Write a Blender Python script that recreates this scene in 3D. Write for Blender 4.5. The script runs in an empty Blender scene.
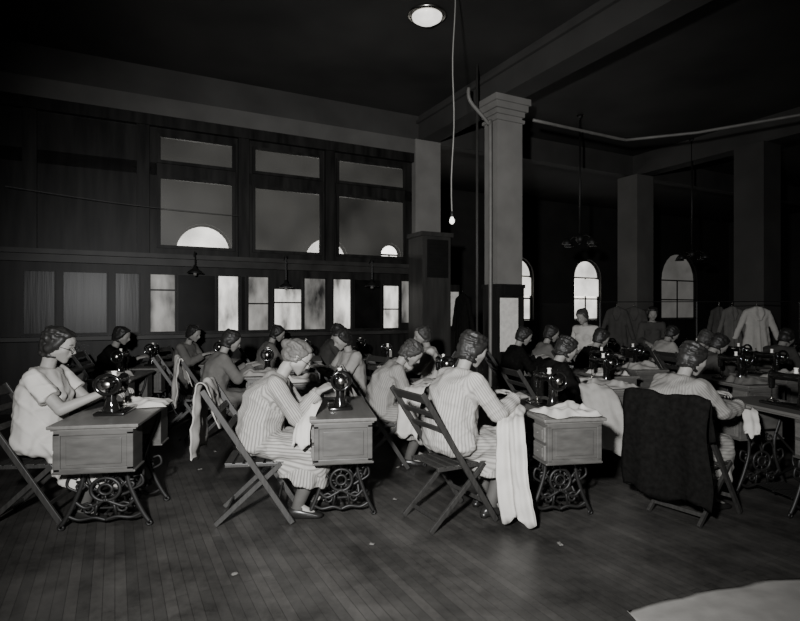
import bpy, bmesh, math, random
import numpy as np
from mathutils import Vector as V, Matrix, noise as mnoise
random.seed(7)
C = bpy.context.scene.collection
PI = math.pi
F = 550.0
def E(px, py, d): return V(((px-400)/F*d, d, 1.5+(310.5-py)/F*d))
def G(px, d): return V(((px-400)/F*d, d, 0))
# ---------------------------------------------------------------- materials
def mat(name, g, rough=.6, metal=0., var=.15, scale=8., bump=0., spec=.4, emit=0., tint=(1.03, 1.0, .94), stretch=None):
    m = bpy.data.materials.new(name); m.use_nodes = True
    nt = m.node_tree; b = nt.nodes['Principled BSDF']
    b.inputs['Roughness'].default_value = rough; b.inputs['Metallic'].default_value = metal
    b.inputs['Specular IOR Level'].default_value = spec
    tc = nt.nodes.new('ShaderNodeTexCoord'); mp = nt.nodes.new('ShaderNodeMapping')
    if stretch: mp.inputs['Scale'].default_value = stretch
    nz = nt.nodes.new('ShaderNodeTexNoise'); nz.inputs['Scale'].default_value = scale; nz.inputs['Detail'].default_value = 5
    cr = nt.nodes.new('ShaderNodeValToRGB')
    lo, hi = g*(1-var), g*(1+var)
    cr.color_ramp.elements[0].position = .3; cr.color_ramp.elements[1].position = .7
    cr.color_ramp.elements[0].color = (lo*tint[0], lo*tint[1], lo*tint[2], 1)
    cr.color_ramp.elements[1].color = (hi*tint[0], hi*tint[1], hi*tint[2], 1)
    L = nt.links.new
    L(tc.outputs['Object'], mp.inputs['Vector']); L(mp.outputs['Vector'], nz.inputs['Vector'])
    L(nz.outputs['Fac'], cr.inputs['Fac']); L(cr.outputs['Color'], b.inputs['Base Color'])
    if bump:
        bp = nt.nodes.new('ShaderNodeBump'); bp.inputs['Strength'].default_value = bump; bp.inputs['Distance'].default_value = .01
        L(nz.outputs['Fac'], bp.inputs['Height']); L(bp.outputs['Normal'], b.inputs['Normal'])
    if emit:
        b.inputs['Emission Strength'].default_value = emit
        L(cr.outputs['Color'], b.inputs['Emission Color'])
    return m
def stripe_mat(name, g1, g2, sharp=1.):
    m = mat(name, g1, .85, var=.08, scale=14, bump=.06, spec=.1)
    nt = m.node_tree; L = nt.links.new; b = nt.nodes['Principled BSDF']
    cr = [n for n in nt.nodes if n.type == 'VALTORGB'][0]
    at = nt.nodes.new('ShaderNodeAttribute'); at.attribute_name = 'stripe'
    s = nt.nodes.new('ShaderNodeMath'); s.operation = 'SINE'; L(at.outputs['Fac'], s.inputs[0])
    mr = nt.nodes.new('ShaderNodeMapRange'); mr.inputs['From Min'].default_value = -.3; mr.inputs['From Max'].default_value = .9
    L(s.outputs[0], mr.inputs['Value'])
    mx = nt.nodes.new('ShaderNodeMix'); mx.data_type = 'RGBA'
    L(mr.outputs['Result'], mx.inputs[0]); L(cr.outputs['Color'], mx.inputs[6]); mx.inputs[7].default_value = (g2*1.03, g2, g2*.94, 1)
    L(mx.outputs[2], b.inputs['Base Color'])
    return m
M = dict(
 skin=mat('skin', .2, .55, var=.06, scale=20, spec=.25),
 stocking=mat('stocking', .06, .7, var=.08, scale=20, spec=.2),
 eye=mat('eye_dark', .015, .2, var=.1), lip=mat('lip', .08, .5, var=.05),
 hair_dark=mat('hair_dark', .016, .5, var=.4, scale=40, bump=.25, stretch=(1, 1, .25), spec=.3),
 hair_grey=mat('hair_grey', .075, .6, var=.3, scale=40, bump=.25, stretch=(1, 1, .25), spec=.2),
 hair_mid=mat('hair_mid', .035, .55, var=.4, scale=40, bump=.25, stretch=(1, 1, .25), spec=.3),
 white=mat('white_cotton', .38, .9, var=.08, scale=8, bump=.06, spec=.1),
 blouse=mat('blouse_cotton', .23, .9, var=.1, scale=8, bump=.06, spec=.1),
 pale=mat('pale_cotton', .24, .9, var=.12, scale=8, bump=.06, spec=.1),
 mid=mat('mid_cotton', .1, .9, var=.12, scale=8, bump=.06, spec=.1),  # grey cotton, lowered a little to paint in light falloff at the back
 dim=mat('dimmed_cotton', .045, .9, var=.2, scale=6, bump=.06, spec=.1),  # cotton darkened for figures and coats at the back, light falloff painted in
 darkc=mat('dark_wool', .006, 1., var=.3, scale=30, bump=.1, spec=.02),
 shoe=mat('shoe_leather', .012, .3, var=.2), metal=mat('steel', .5, .25, metal=1., var=.1),
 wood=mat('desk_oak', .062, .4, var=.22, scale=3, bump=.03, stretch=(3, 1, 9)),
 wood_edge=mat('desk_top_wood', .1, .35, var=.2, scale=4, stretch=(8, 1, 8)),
 chair=mat('chair_wood', .024, .45, var=.3, scale=8, stretch=(8, 8, 1)),
 iron=mat('cast_iron', .008, .5, var=.2, spec=.35), black=mat('black_enamel', .006, .12, var=.1, spec=.8),
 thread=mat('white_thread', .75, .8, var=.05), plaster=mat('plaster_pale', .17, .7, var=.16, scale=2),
 plaster_m=mat('plaster_less_lit', .08, .8, var=.2, scale=1.5),  # same plaster toned down, weaker light painted into the colour
 plaster_d=mat('plaster_shaded', .038, .8, var=.25, scale=1.2), ceil=mat('ceiling_plaster', .03, .8, var=.4, scale=.8),  # first plaster: shade on beams and farthest column painted into the colour
 wall=mat('wall_dark', .025, .7, var=.25, scale=1.5),
 panel=mat('dark_panelling', .013, .45, var=.6, scale=3, stretch=(3, 3, .4), spec=.15),
 gloss=mat('varnished_boards', .012, .33, var=.7, scale=3, bump=.2, stretch=(5, 5, .3), spec=.16),
 ledge=mat('ledge_wood', .025, .45, var=.4, scale=3, spec=.2),
 cabinet=mat('cabinet_wood', .035, .5, var=.3, scale=3, stretch=(3, 3, .4), spec=.25),
 paper=mat('paper', .7, .8, var=.12, scale=15), pipe=mat('painted_pipe', .14, .5, var=.15), cord=mat('cord', .12, .7),
 pipe_d=mat('dark_pipe', .04, .5),
 bulb=mat('bulb_glass', .8, .2, emit=3.), shade=mat('opal_glass', .6, .2, emit=2.2),
 day=mat('daylit_glass', .8, .5, var=.2, scale=1.5, emit=6.), day_r=mat('daylit_shade', .7, .5, var=.35, scale=1.6, emit=1.6), day_dim=mat('blind_glass', .3, .6, var=.25, scale=1, emit=.22),
 frost_glow_hi=mat('frosted_glow_bright', .5, .5, var=.85, scale=2.8, emit=1.1, stretch=(1.5, 1.5, .6)), frost_glow_mid=mat('frosted_glow_mid', .2, .5, var=.95, scale=2.6, emit=.42, stretch=(1.5, 1.5, .6)),  # emission painted on the panes in place of daylight from beyond the partition
 frost_unlit=mat('frosted_unlit', .006, .35, var=.6, scale=3, spec=.1),  # same panes without light behind, the darkness put into the colour
 sA=stripe_mat('striped_a', .25, .13), sB=stripe_mat('striped_b', .29, .18), sC=stripe_mat('striped_c', .2, .14),
)
def glass_mat():
    m = bpy.data.materials.new('grey_reflection_glass'); m.use_nodes = True; nt = m.node_tree; L = nt.links.new
    out = nt.nodes['Material Output']; b = nt.nodes['Principled BSDF']
    b.inputs['Base Color'].default_value = (.2, .195, .18, 1); b.inputs['Roughness'].default_value = .35  # grey diffuse layer painted in for the reflection on the panes
    tc = nt.nodes.new('ShaderNodeTexCoord')
    nz = nt.nodes.new('ShaderNodeTexNoise'); nz.inputs['Scale'].default_value = .8; L(tc.outputs['Object'], nz.inputs['Vector'])
    mr = nt.nodes.new('ShaderNodeMapRange'); mr.inputs['From Min'].default_value = .3; mr.inputs['From Max'].default_value = .7; mr.inputs['To Min'].default_value = .12; mr.inputs['To Max'].default_value = .6
    L(nz.outputs['Fac'], mr.inputs['Value'])
    tr = nt.nodes.new('ShaderNodeBsdfTransparent'); mx = nt.nodes.new('ShaderNodeMixShader')
    L(mr.outputs['Result'], mx.inputs[0]); L(tr.outputs[0], mx.inputs[1]); L(b.outputs[0], mx.inputs[2]); L(mx.outputs[0], out.inputs['Surface'])
    return m
M['glass'] = glass_mat()
def floor_mat():
    m = bpy.data.materials.new('floor_boards'); m.use_nodes = True; nt = m.node_tree; L = nt.links.new
    b = nt.nodes['Principled BSDF']
    tc = nt.nodes.new('ShaderNodeTexCoord'); mp = nt.nodes.new('ShaderNodeMapping'); mp.inputs['Rotation'].default_value = (0, 0, -math.radians(117.4))
    br = nt.nodes.new('ShaderNodeTexBrick'); br.inputs['Scale'].default_value = 1; br.inputs['Brick Width'].default_value = 1.9
    br.inputs['Row Height'].default_value = .057; br.inputs['Mortar Size'].default_value = .0018; br.offset = .37
    br.inputs['Color1'].default_value = (.046, .044, .041, 1); br.inputs['Color2'].default_value = (.031, .030, .028, 1); br.inputs['Mortar'].default_value = (.017, .016, .015, 1)
    nz = nt.nodes.new('ShaderNodeTexNoise'); nz.inputs['Scale'].default_value = 1.7; nz.inputs['Detail'].default_value = 12; nz.inputs['Roughness'].default_value = .75
    cr = nt.nodes.new('ShaderNodeValToRGB'); cr.color_ramp.elements[0].color = (.4, .4, .4, 1); cr.color_ramp.elements[1].color = (1.65, 1.65, 1.65, 1)
    cr.color_ramp.elements[0].position = .35; cr.color_ramp.elements[1].position = .68
    mx = nt.nodes.new('ShaderNodeMix'); mx.data_type = 'RGBA'; mx.blend_type = 'MULTIPLY'; mx.inputs[0].default_value = 1
    L(tc.outputs['Object'], mp.inputs[0]); L(mp.outputs[0], br.inputs['Vector']); L(tc.outputs['Object'], nz.inputs['Vector'])
    L(nz.outputs['Fac'], cr.inputs[0]); L(br.outputs['Color'], mx.inputs[6]); L(cr.outputs[0], mx.inputs[7]); L(mx.outputs[2], b.inputs['Base Color'])
    b.inputs['Roughness'].default_value = .42; b.inputs['Specular IOR Level'].default_value = .3
    bp = nt.nodes.new('ShaderNodeBump'); bp.inputs['Strength'].default_value = .12; bp.inputs['Distance'].default_value = .003
    L(br.outputs['Fac'], bp.inputs['Height']); bp.invert = True; L(bp.outputs[0], b.inputs['Normal'])
    return m
M['floor'] = floor_mat()
# ---------------------------------------------------------------- mesh helpers
def fib(n):
    out = []
    for i in range(n):
        z = 1-2*(i+.5)/n; r = math.sqrt(1-z*z); a = i*2.399963
        out.append(V((r*math.cos(a), r*math.sin(a), z)))
    return out
S48, S16 = fib(48), fib(18)
I3 = (V((1, 0, 0)), V((0, 1, 0)), V((0, 0, 1)))
def sph(c, r, B=I3, S=S48):
    c = V(c)
    if not isinstance(r, tuple): r = (r, r, r)
    return [c+B[0]*(p.x*r[0])+B[1]*(p.y*r[1])+B[2]*(p.z*r[2]) for p in S]
def ringp(c, axis, r, n=20, r2=None, up=None):
    c = V(c); axis = V(axis).normalized()
    a = (V((0, 1, 0)) if up is None else V(up)); a = (a-axis*a.dot(axis)).normalized(); b = axis.cross(a)
    r2 = r2 or r
    return [c+a*(r*math.cos(2*PI*i/n))+b*(r2*math.sin(2*PI*i/n)) for i in range(n)]
class Sh:
    def __init__(s): s.v = []; s.f = []
    def add(s, vs, fs):
        o = len(s.v); s.v += [tuple(x) for x in vs]; s.f += [tuple(i+o for i in f) for f in fs]
    def hull(s, *L):
        bm = bmesh.new()
        for l in L:
            for p in l: bm.verts.new(p)
        r = bmesh.ops.convex_hull(bm, input=list(bm.verts))
        dead = {g for g in r['geom_interior']+r['geom_unused'] if isinstance(g, bmesh.types.BMVert)}
        if dead: bmesh.ops.delete(bm, geom=list(dead), context='VERTS')
        bmesh.ops.recalc_face_normals(bm, faces=list(bm.faces))
        bm.verts.index_update()
        s.add([v.co.copy() for v in bm.verts], [[v.index for v in f.verts] for f in bm.faces]); bm.free()
    def cap(s, a, ra, b, rb, S=S48): s.hull(sph(a, ra, S=S), sph(b, rb, S=S))
    def box(s, c, size, bev=0., rot=None):
        bm = bmesh.new(); bmesh.ops.create_cube(bm, size=1)
        for v in bm.verts: v.co = V((v.co.x*size[0], v.co.y*size[1], v.co.z*size[2]))
        if bev: bmesh.ops.bevel(bm, geom=list(bm.edges), offset=bev, segments=2, affect='EDGES', profile=.5)
        if rot is not None: bmesh.ops.transform(bm, matrix=rot, verts=bm.verts)
        c = V(c); bm.verts.index_update()
        s.add([v.co+c for v in bm.verts], [[v.index for v in f.verts] for f in bm.faces]); bm.free()
    def bar(s, a, b, w, t, bev=.003, side=(0, 1, 0)):
        a, b = V(a), V(b); z = (b-a).normalized(); y = V(side); y = (y-z*y.dot(z)).normalized(); x = y.cross(z)
        R = Matrix((x, y, z)).transposed().to_4x4()
        s.box((a+b)/2, (t, w, (b-a).length), bev, R)
    def tube(s, pts, r, n=8, closed=False, rf=None):
        pts = [V(p) for p in pts]; N = len(pts); vs = []; up = None
        for i, p in enumerate(pts):
            if closed: t = pts[(i+1) % N]-pts[i-1]
            else: t = pts[min(i+1, N-1)]-pts[max(i-1, 0)]
            t.normalize()
            if up is None: up = t.orthogonal().normalized()
            up = up-t*up.dot(t)
            up = up.normalized() if up.length > 1e-5 else t.orthogonal().normalized()
            b = t.cross(up); rr = rf(i/(N-1)) if rf else r
            for k in range(n): vs.append(p+(up*math.cos(2*PI*k/n)+b*math.sin(2*PI*k/n))*rr)
        fs = []
        for i in range(N if closed else N-1):
            j = (i+1) % N
            for k in range(n): fs.append((i*n+k, i*n+(k+1) % n, j*n+(k+1) % n, j*n+k))
        if not closed: fs += [tuple(range(n-1, -1, -1)), tuple((N-1)*n+k for k in range(n))]
        s.add(vs, fs)
    def ring(s, c, axis, R, r, n=28, m=8): s.tube(ringp(c, axis, R, n, up=V(axis).orthogonal()), r, m, True)
    def lathe(s, prof, c=(0, 0, 0), n=24, axis='z'):
        c = V(c); vs = []
        for (r, z) in prof:
            for k in range(n):
                a = 2*PI*k/n
                p = V((r*math.cos(a), r*math.sin(a), z)) if axis == 'z' else V((r*math.cos(a), z, r*math.sin(a)))
                vs.append(c+p)
        fs = []
        for i in range(len(prof)-1):
            for k in range(n): fs.append((i*n+k, i*n+(k+1) % n, (i+1)*n+(k+1) % n, (i+1)*n+k))
        fs += [tuple(range(n-1, -1, -1)), tuple((len(prof)-1)*n+k for k in range(n))]
        s.add(vs, fs)
    def mesh(s, name='m'):
        me = bpy.data.meshes.new(name); me.from_pydata(s.v, [], s.f); me.update(); return me
def smooth_path(P, k=6):
    P = [V(p) for p in P]; out = []
    for i in range(len(P)-1):
        p0, p1, p2, p3 = P[max(i-1, 0)], P[i], P[i+1], P[min(i+2, len(P)-1)]
        for j in range(k):
            t = j/k
            out.append(.5*((2*p1)+(p2-p0)*t+(2*p0-5*p1+4*p2-p3)*t*t+(3*p1-p0-3*p2+p3)*t**3))
    out.append(P[-1]); return out
def obj(name, me, m, parent=None, smooth=False):
    if isinstance(me, Sh): me = me.mesh(name)
    o = bpy.data.objects.new(name, me); C.objects.link(o)
    me.materials.clear(); me.materials.append(M[m] if isinstance(m, str) else m)
    if smooth:
        me.polygons.foreach_set('use_smooth', [True]*len(me.polygons))
    if parent: o.parent = parent
    return o
def tag(o, label, cat, group=None):
    o['label'] = label; o['category'] = cat
    if group: o['group'] = group
    return o
def thing(name, label, cat, loc=(0, 0, 0), rz=0, group=None):
    o = bpy.data.objects.new(name, None); C.objects.link(o); o.location = loc; o.rotation_euler = (0, 0, rz)
    o.empty_display_size = .1
    return tag(o, label, cat, group)
def struct(name, sh, m, parent=None, smooth=False):
    o = obj(name, sh, m, parent, smooth)
    if not parent: o['kind'] = 'structure'
    return o
def dup(root, loc, rz, label, group=None):
    r = root.copy(); C.objects.link(r); r.location = loc; r.rotation_euler = (0, 0, rz); r['label'] = label
    if group: r['group'] = group
    for ch in list(root.children):
        c = ch.copy(); C.objects.link(c); c.parent = r
        for g in list(ch.children):
            d = g.copy(); C.objects.link(d); d.parent = c
    return r
def remesh(sh, vox, it=2):
    me = sh.mesh('tmp'); o = bpy.data.objects.new('tmp', me); C.objects.link(o)
    md = o.modifiers.new('r', 'REMESH'); md.mode = 'VOXEL'; md.voxel_size = vox; md.adaptivity = 0
    sm = o.modifiers.new('s', 'SMOOTH'); sm.factor = .5; sm.iterations = it
    dg = bpy.context.evaluated_depsgraph_get(); dg.update()
    out = bpy.data.meshes.new_from_object(o.evaluated_get(dg))
    bpy.data.objects.remove(o); bpy.data.meshes.remove(me)
    return out
def clothify(me, bones, amp, seed=0.):
    n = len(me.vertices); co = np.empty(n*3); me.vertices.foreach_get('co', co); co = co.reshape(-1, 3)
    no = np.empty(n*3); me.vertices.foreach_get('normal', no); no = no.reshape(-1, 3)
    best = np.full(n, 1e9); st = np.zeros(n); wt = np.zeros(n)
    for (a, b, r, N, pl) in bones:
        a = np.array(a); b = np.array(b); d = b-a; L2 = d.dot(d); t = np.clip(((co-a)@d)/L2, 0, 1)
        q = co-(a+t[:, None]*d); dist = np.linalg.norm(q, axis=1)-r
        ax = V(d).normalized(); e = V((1, 0, 0)) if abs(ax.z) > .6 else V((0, 0, 1)); e = (e-ax*e.dot(ax)).normalized(); f = ax.cross(e)
        ang = np.arctan2(q@np.array(f), q@np.array(e))
        k = dist < best; best[k] = dist[k]; st[k] = (ang*N)[k]; wt[k] = (pl*(np.sin(ang*7+t*1.5+seed)+.5*np.sin(ang*13+seed*2))*t)[k]
    at = me.attributes.new('stripe', 'FLOAT', 'POINT'); at.data.foreach_set('value', st)
    x, y, z = co.T
    w = np.sin(31*x+23*z+2.2*np.sin(17*y+seed)+seed)*np.sin(19*y-14*z+1.7*np.sin(21*x)+seed*2)
    w += .9*np.maximum(0, np.sin(44*(z+.6*x)+3*np.sin(11*y+7*x+seed)+seed))**3+.6*np.maximum(0, np.sin(38*(z-.8*x)+3*np.sin(13*y+9*z+seed)+seed))**3
    co = co+no*(amp*w+wt)[:, None]
    me.vertices.foreach_set('co', co.ravel()); me.update()
    return me
def ik(a, b, l1, l2, pole):
    a, b = V(a), V(b); d = b-a; L = min(d.length, (l1+l2)*.995); dn = d.normalized(); b = a+dn*L
    x = (l1*l1-l2*l2+L*L)/(2*L); h = math.sqrt(max(l1*l1-x*x, 0)); p = V(pole); p = (p-dn*p.dot(dn)).normalized()
    return a+dn*x+p*h, b
def hand(s, w, d, n, t, curl=1.):
    w = V(w); d = V(d).normalized(); n = V(n); n = (n-d*n.dot(d)).normalized(); t = V(t); t = (t-d*t.dot(d)-n*t.dot(n)).normalized()
    s.hull(sph(w, .021, S=S16), sph(w+d*.082+t*.03, .012, S=S16), sph(w+d*.08-t*.03, .012, S=S16), sph(w+d*.03+t*.024, .016, S=S16))
    for i, l in enumerate((.072, .08, .074, .058)):
        p = w+d*.084+t*(.033-i*.022); sd = (d+t*(.12-.08*i)).normalized(); a = .3*curl; r = .0088
        for k, fr in enumerate((.45, .3, .25)):
            q = p+(sd*math.cos(a)+n*math.sin(a))*(l*fr); s.cap(p, r, q, r*.92, S16); p = q; r *= .92; a += .55*curl
    p = w+d*.03+t*.026; q = p+(d*.6+t*.65+n*.35).normalized()*.04; s.cap(p, .012, q, .0095, S16)
    s.cap(q, .0095, q+(d*.85+t*.15+n*.4).normalized()*.03, .0085, S16)
def dirv(a): return V((math.sin(a), 0, math.cos(a)))
def fwdv(a): return V((math.cos(a), 0, -math.sin(a)))
Y = V((0, 1, 0))
def person(label, loc, yaw, lean=.25, pitch=.5, hy=0., lh=(.42, .1, .86), rh=(.42, -.1, .86), hi=False, mtl='blouse', sleeve='long',
           hair='hair_dark', style='bob', glasses=False, stand=False, feet=.3, seed=0., sc=1., group='women working in the sewing room', hem=.25, collar=None, bulk=.025):
    root = thing('person', label, 'person', (loc[0], loc[1], 0), yaw, group); root.scale = (sc, sc, sc)
    vb, vd, vh = (.006, .008, .005) if hi else (.0095, .012, .009)
    b = Sh(); dr = Sh(); ha = Sh(); rnd = random.Random(int(seed*10)+3)
    pz = .88 if stand else .53
    a3 = lean*1.9
    P0 = V((0, 0, pz)); P1 = P0+dirv(lean*.3)*.16; P2 = P1+dirv(lean)*.17; P3 = P2+dirv(a3)*.155
    B0 = (fwdv(lean*.3), Y, dirv(lean*.3)); B1 = (fwdv(lean*.7), Y, dirv(lean*.7)); B2 = (fwdv(lean), Y, dirv(lean)); B3 = (fwdv(a3), Y, dirv(a3))
    P4 = P3+dirv(lean*1.2+.15)*.07
    f = fwdv(pitch); u = dirv(pitch); Rz = Matrix.Rotation(hy, 3, u); f = Rz@f; l = u.cross(f)
    H = P4+u*.115+f*.025
    b.hull(sph(P0, (.1, .15, .09), B0), sph(P1, (.085, .115, .06), B1))
    b.hull(sph(P1, (.085, .115, .06), B1), sph(P2, (.1, .135, .08), B2))
    sl = P3-dirv(a3)*.045
    sh = {s: sl+Y*(s*(.155+bulk*.4)) for s in (1, -1)}
    b.hull(sph(P2, (.1, .135, .08), B2), sph(sh[1], .042), sph(sh[-1], .042), sph(P3, (.05, .06, .03), B3))
    b.hull(sph(P3, .05), sph(P4+u*.02, .045)); b.cap(P4, .048, H-u*.05-f*.02, .047)
    b.hull(sph(H+u*.03-f*.015, (.094, .074, .085), (f, l, u)))
    b.hull(sph(H+f*.045+u*.04, (.048, .058, .05), (f, l, u)), sph(H+f*.05+l*.035-u*.02, .034), sph(H+f*.05-l*.035-u*.02, .034), sph(H+f*.068-u*.092, .022, S=S16),
           sph(H+l*.052-u*.055, .024, S=S16), sph(H-l*.052-u*.055, .024, S=S16))
    b.hull(sph(H+f*.088+u*.018, .008, S=S16), sph(H+f*.113-u*.02, .010, S=S16), sph(H+f*.096-u*.03+l*.011, .008, S=S16), sph(H+f*.096-u*.03-l*.011, .008, S=S16))
    b.hull(sph(H+f*.087-u*.053+l*.016, .008, S=S16), sph(H+f*.087-u*.053-l*.016, .008, S=S16), sph(H+f*.094-u*.053, .009, S=S16))
    b.hull(sph(H+f*.078+u*.024+l*.038, .010, S=S16), sph(H+f*.078+u*.024-l*.038, .010, S=S16), sph(H+f*.09+u*.024, .009, S=S16))
    for s in (1, -1): b.hull(sph(H-f*.008+l*(s*.077), (.019, .009, .03), (f, l, u)))
    arms = {}
    for s, tgt in ((1, lh), (-1, rh)):
        el, wr = ik(sh[s], tgt, .275, .245, (-.35, s*.35, -1)); arms[s] = (el, wr)
        b.cap(sh[s], .046, el, .04); b.cap(el, .042, wr, .025)
        fd = (wr-el).normalized(); fd = (fd+V((.2, -s*.15, -.25))).normalized()
        hand(b, wr, fd, V((0, -s*.35, -1)), V((.2, -s, .1)), .9)
    legs = {}
    for s in (1, -1):
        hp = P0+V((.01, s*.085, -.0))
        ft = V((.03 if stand else feet+(.05 if s > 0 else -.03), s*.1, .085))
        if stand: kn, an = ik(hp, ft, .41, .41, (1, 0, 0))
        else: kn, an = ik(hp, ft, .42, .42, (1, s*.08, 1))
        legs[s] = (hp, kn, an)
        b.cap(hp, .078, kn, .055); b.cap(kn, .052, kn.lerp(an, .35), .054); b.cap(kn.lerp(an, .35), .054, an, .035)
        b.hull(sph(an, .034, S=S16), sph(an+V((-.045, 0, -.05)), .026, S=S16), sph(an+V((.13, s*.02, -.062)), (.04, .034, .018), S=S16))
    bo = obj('body', remesh(b, vb, 2), 'skin', root, True)
    g = .014+bulk
    dr.hull(sph(P0, (.11+g, .16+g+.02, .085), B0), sph(P1, (.112+g, .138+g, .07), B1))
    dr.hull(sph(P1, (.112+g, .138+g, .07), B1), sph(P2, (.112+g, .15+g*.8, .08), B2))
    dr.hull(sph(P2, (.112+g, .15+g*.8, .08), B2), sph(sh[1], .058), sph(sh[-1], .058), ringp(P3+dirv(a3)*.012, dirv(a3), .066, up=Y))
    dr.hull(sph(P2-fwdv(lean)*.04, (.1, .14, .08), B2), sph(P3-dirv(a3)*.03-fwdv(a3)*.035, (.065, .11, .045), B3))
    for s in (1, -1): dr.hull(sph(P2+fwdv(lean)*.09+Y*(s*.065)-dirv(lean)*.02, .065+bulk*.4), sph(P1+fwdv(lean*.7)*.06+Y*(s*.05), .08))
    bones = [(P0, P1, .13, 58, 0), (P1, P2, .13, 58, 0), (P2, P3, .12, 58, 0)]
    for s in (1, -1):
        el, wr = arms[s]
        if sleeve == 'short':
            e = sh[s].lerp(el, .62); dr.hull(sph(sh[s], .062), ringp(e, el-sh[s], .07))
            bones.append((sh[s], e, .05, 24, 0))
        else:
            k = .88 if sleeve == 'long' else .45
            e = el.lerp(wr, k); dr.cap(sh[s], .065, el, .063); dr.hull(sph(el, .063), ringp(e, wr-el, .05 if sleeve == 'long' else .06))
            bones += [(sh[s], el, .05, 24, 0), (el, e, .045, 24, 0)]
    kL, kR = legs[1][1], legs[-1][1]; aL, aR = legs[1][2], legs[-1][2]
    if stand:
        mid = (legs[1][2]+legs[-1][2])/2; hz = V((mid.x, 0, .34))
        dr.hull(sph(P0, (.125, .175, .09)), ringp(hz, (0, 0, 1), .24, 28, .2))
        bones.append((P0, hz, .15, 58, .012))
    else:
        dr.hull(sph(P0+V((0, .085, 0)), (.15, .115, .088)), sph(P0+V((0, -.085, 0)), (.15, .115, .088)), sph(kL+V((-.02, .01, -.01)), .088), sph(kR+V((-.02, -.01, -.01)), .088))
        q = (kL+kR)/2; hcx = V((q.x-.13, 0, hem+.02))
        dr.hull(sph(kL, .08), sph(kR, .08), ringp(hcx, (.35, 0, 1), .25, 30, .2, up=Y), sph(kL.lerp(P0, .7)+V((0, .02, -.03)), .085), sph(kR.lerp(P0, .7)+V((0, -.02, -.03)), .085))
        bones += [(P0, q, .13, 58, .005), (q+V((-.1, 0, 0)), hcx, .1, 72, .014)]
    me = clothify(remesh(dr, vd, 2), bones, .006 if hi else .005, seed)
    obj('dress', me, mtl, root, True)
    # hair: waved bob, long flat waves laid round the head
    ha.hull(sph(H+u*.034-f*.027, (.101, .084, .09), (f, l, u)))
    if style == 'bun':
        ha.hull(sph(H-f*.055-u*.01, .069), sph(H-f*.04-u*.04, .05)); ha.hull(sph(H-f*.12+u*.03, (.038, .045, .04)))
        for s in (1, -1): ha.hull(sph(H-f*.03+l*(s*.058)+u*.02, .034), sph(H+f*.03+l*(s*.056)+u*.055, .024))
    else:
        ha.hull(sph(H-f*.055-u*.02, .073), sph(H-f*.045-u*.065, .053))
        for s in (1, -1): ha.hull(sph(H-f*.03+l*(s*.06)-u*.03, .036), sph(H+f*.025+l*(s*.06)+u*.05, .028), sph(H-f*.0+l*(s*.069)-u*.005, .027))
    lo_ = -.085 if style != 'bun' else -.035
    nz_ = 6 if style != 'bun' else 4
    for iz in range(nz_):
        zz0 = lo_+iz*.034
        for k in range(9):
            th = -1.85+k*(3.7/8)+rnd.uniform(-.12, .12); zz = zz0+.008*math.sin(th*3+seed+iz)
            if zz > .1: continue
            rr = math.sqrt(max(.08, 1-((zz-.03)/.1)**2)) if zz > .03 else 1-.28*((.03-zz)/.12)
            d_ = (-f)*math.cos(th)*.098*rr+l*math.sin(th)*.08*rr
            c = H-f*.022+d_+u*(zz+.004); tang = ((-f)*(-math.sin(th))+l*math.cos(th)).normalized()
            ha.hull(sph(c-tang*.022, .013, S=S16), sph(c+tang*.022-u*.004, .0135, S=S16))
    ha.hull(sph(H+f*.05+u*.086+l*.02, .024), sph(H+f*.04+u*.083-l*.035, .026), sph(H-f*.02+u*.088, .04))
    hm = remesh(ha, vh, 4); n = len(hm.vertices); co = np.empty(n*3); hm.vertices.foreach_get('co', co); co = co.reshape(-1, 3)
    no = np.empty(n*3); hm.vertices.foreach_get('normal', no); no = no.reshape(-1, 3)
    q = co-np.array(H); qa, qb, qc = q@np.array(f), q@np.array(l), q@np.array(u)
    w = np.sin(qc*75+2*np.sin(qa*33+seed)+2*np.sin(qb*40+seed*3))
    co += no*(.001*w)[:, None]; hm.vertices.foreach_set('co', co.ravel())
    obj('hair', hm, hair, root, True)
    for s in (1, -1):
        hp, kn, an = legs[s]; so = Sh()
        so.hull(sph(an+V((-.05, 0, -.05)), .033, S=S16), ringp(an+V((-.01, 0, -.012)), (.15, 0, 1), .045, 14), sph(an+V((.135, s*.02, -.06)), (.045, .04, .022)), sph(an+V((.03, 0, -.045)), .038, S=S16))
        so.hull(ringp(an+V((-.055, 0, -.05)), (0, 0, 1), .03, 12), ringp(an+V((-.055, 0, -.084)), (0, 0, 1), .024, 12))
        obj('shoe', so, 'shoe', root, True)
        st = Sh(); st.tube([kn.lerp(an, k/8) for k in range(1, 9)]+[an+V((.03, 0, -.03))], .05, 14, rf=lambda t: .062-.022*t); obj('stocking', st, 'stocking', root, True)
    ey = Sh()
    for s in (1, -1): ey.hull(sph(H+f*.077+l*(s*.031)+u*.002, (.012, .014, .007), (f, l, u), S16))
    obj('eyes', ey, 'eye', root, True)
    if hi:
        lp = Sh(); lp.hull(sph(H+f*.092-u*.053+l*.014, .0045, S=S16), sph(H+f*.092-u*.053-l*.014, .0045, S=S16), sph(H+f*.099-u*.053, .006, S=S16)); obj('lips', lp, 'lip', root, True)
        for s in (1, -1):
            eb = Sh(); eb.tube([H+f*.09+l*(s*.014)+u*.028, H+f*.092+l*(s*.03)+u*.034, H+f*.08+l*(s*.047)+u*.028], .003, 6); obj('eyebrow', eb, 'hair_dark', root, True)
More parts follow.
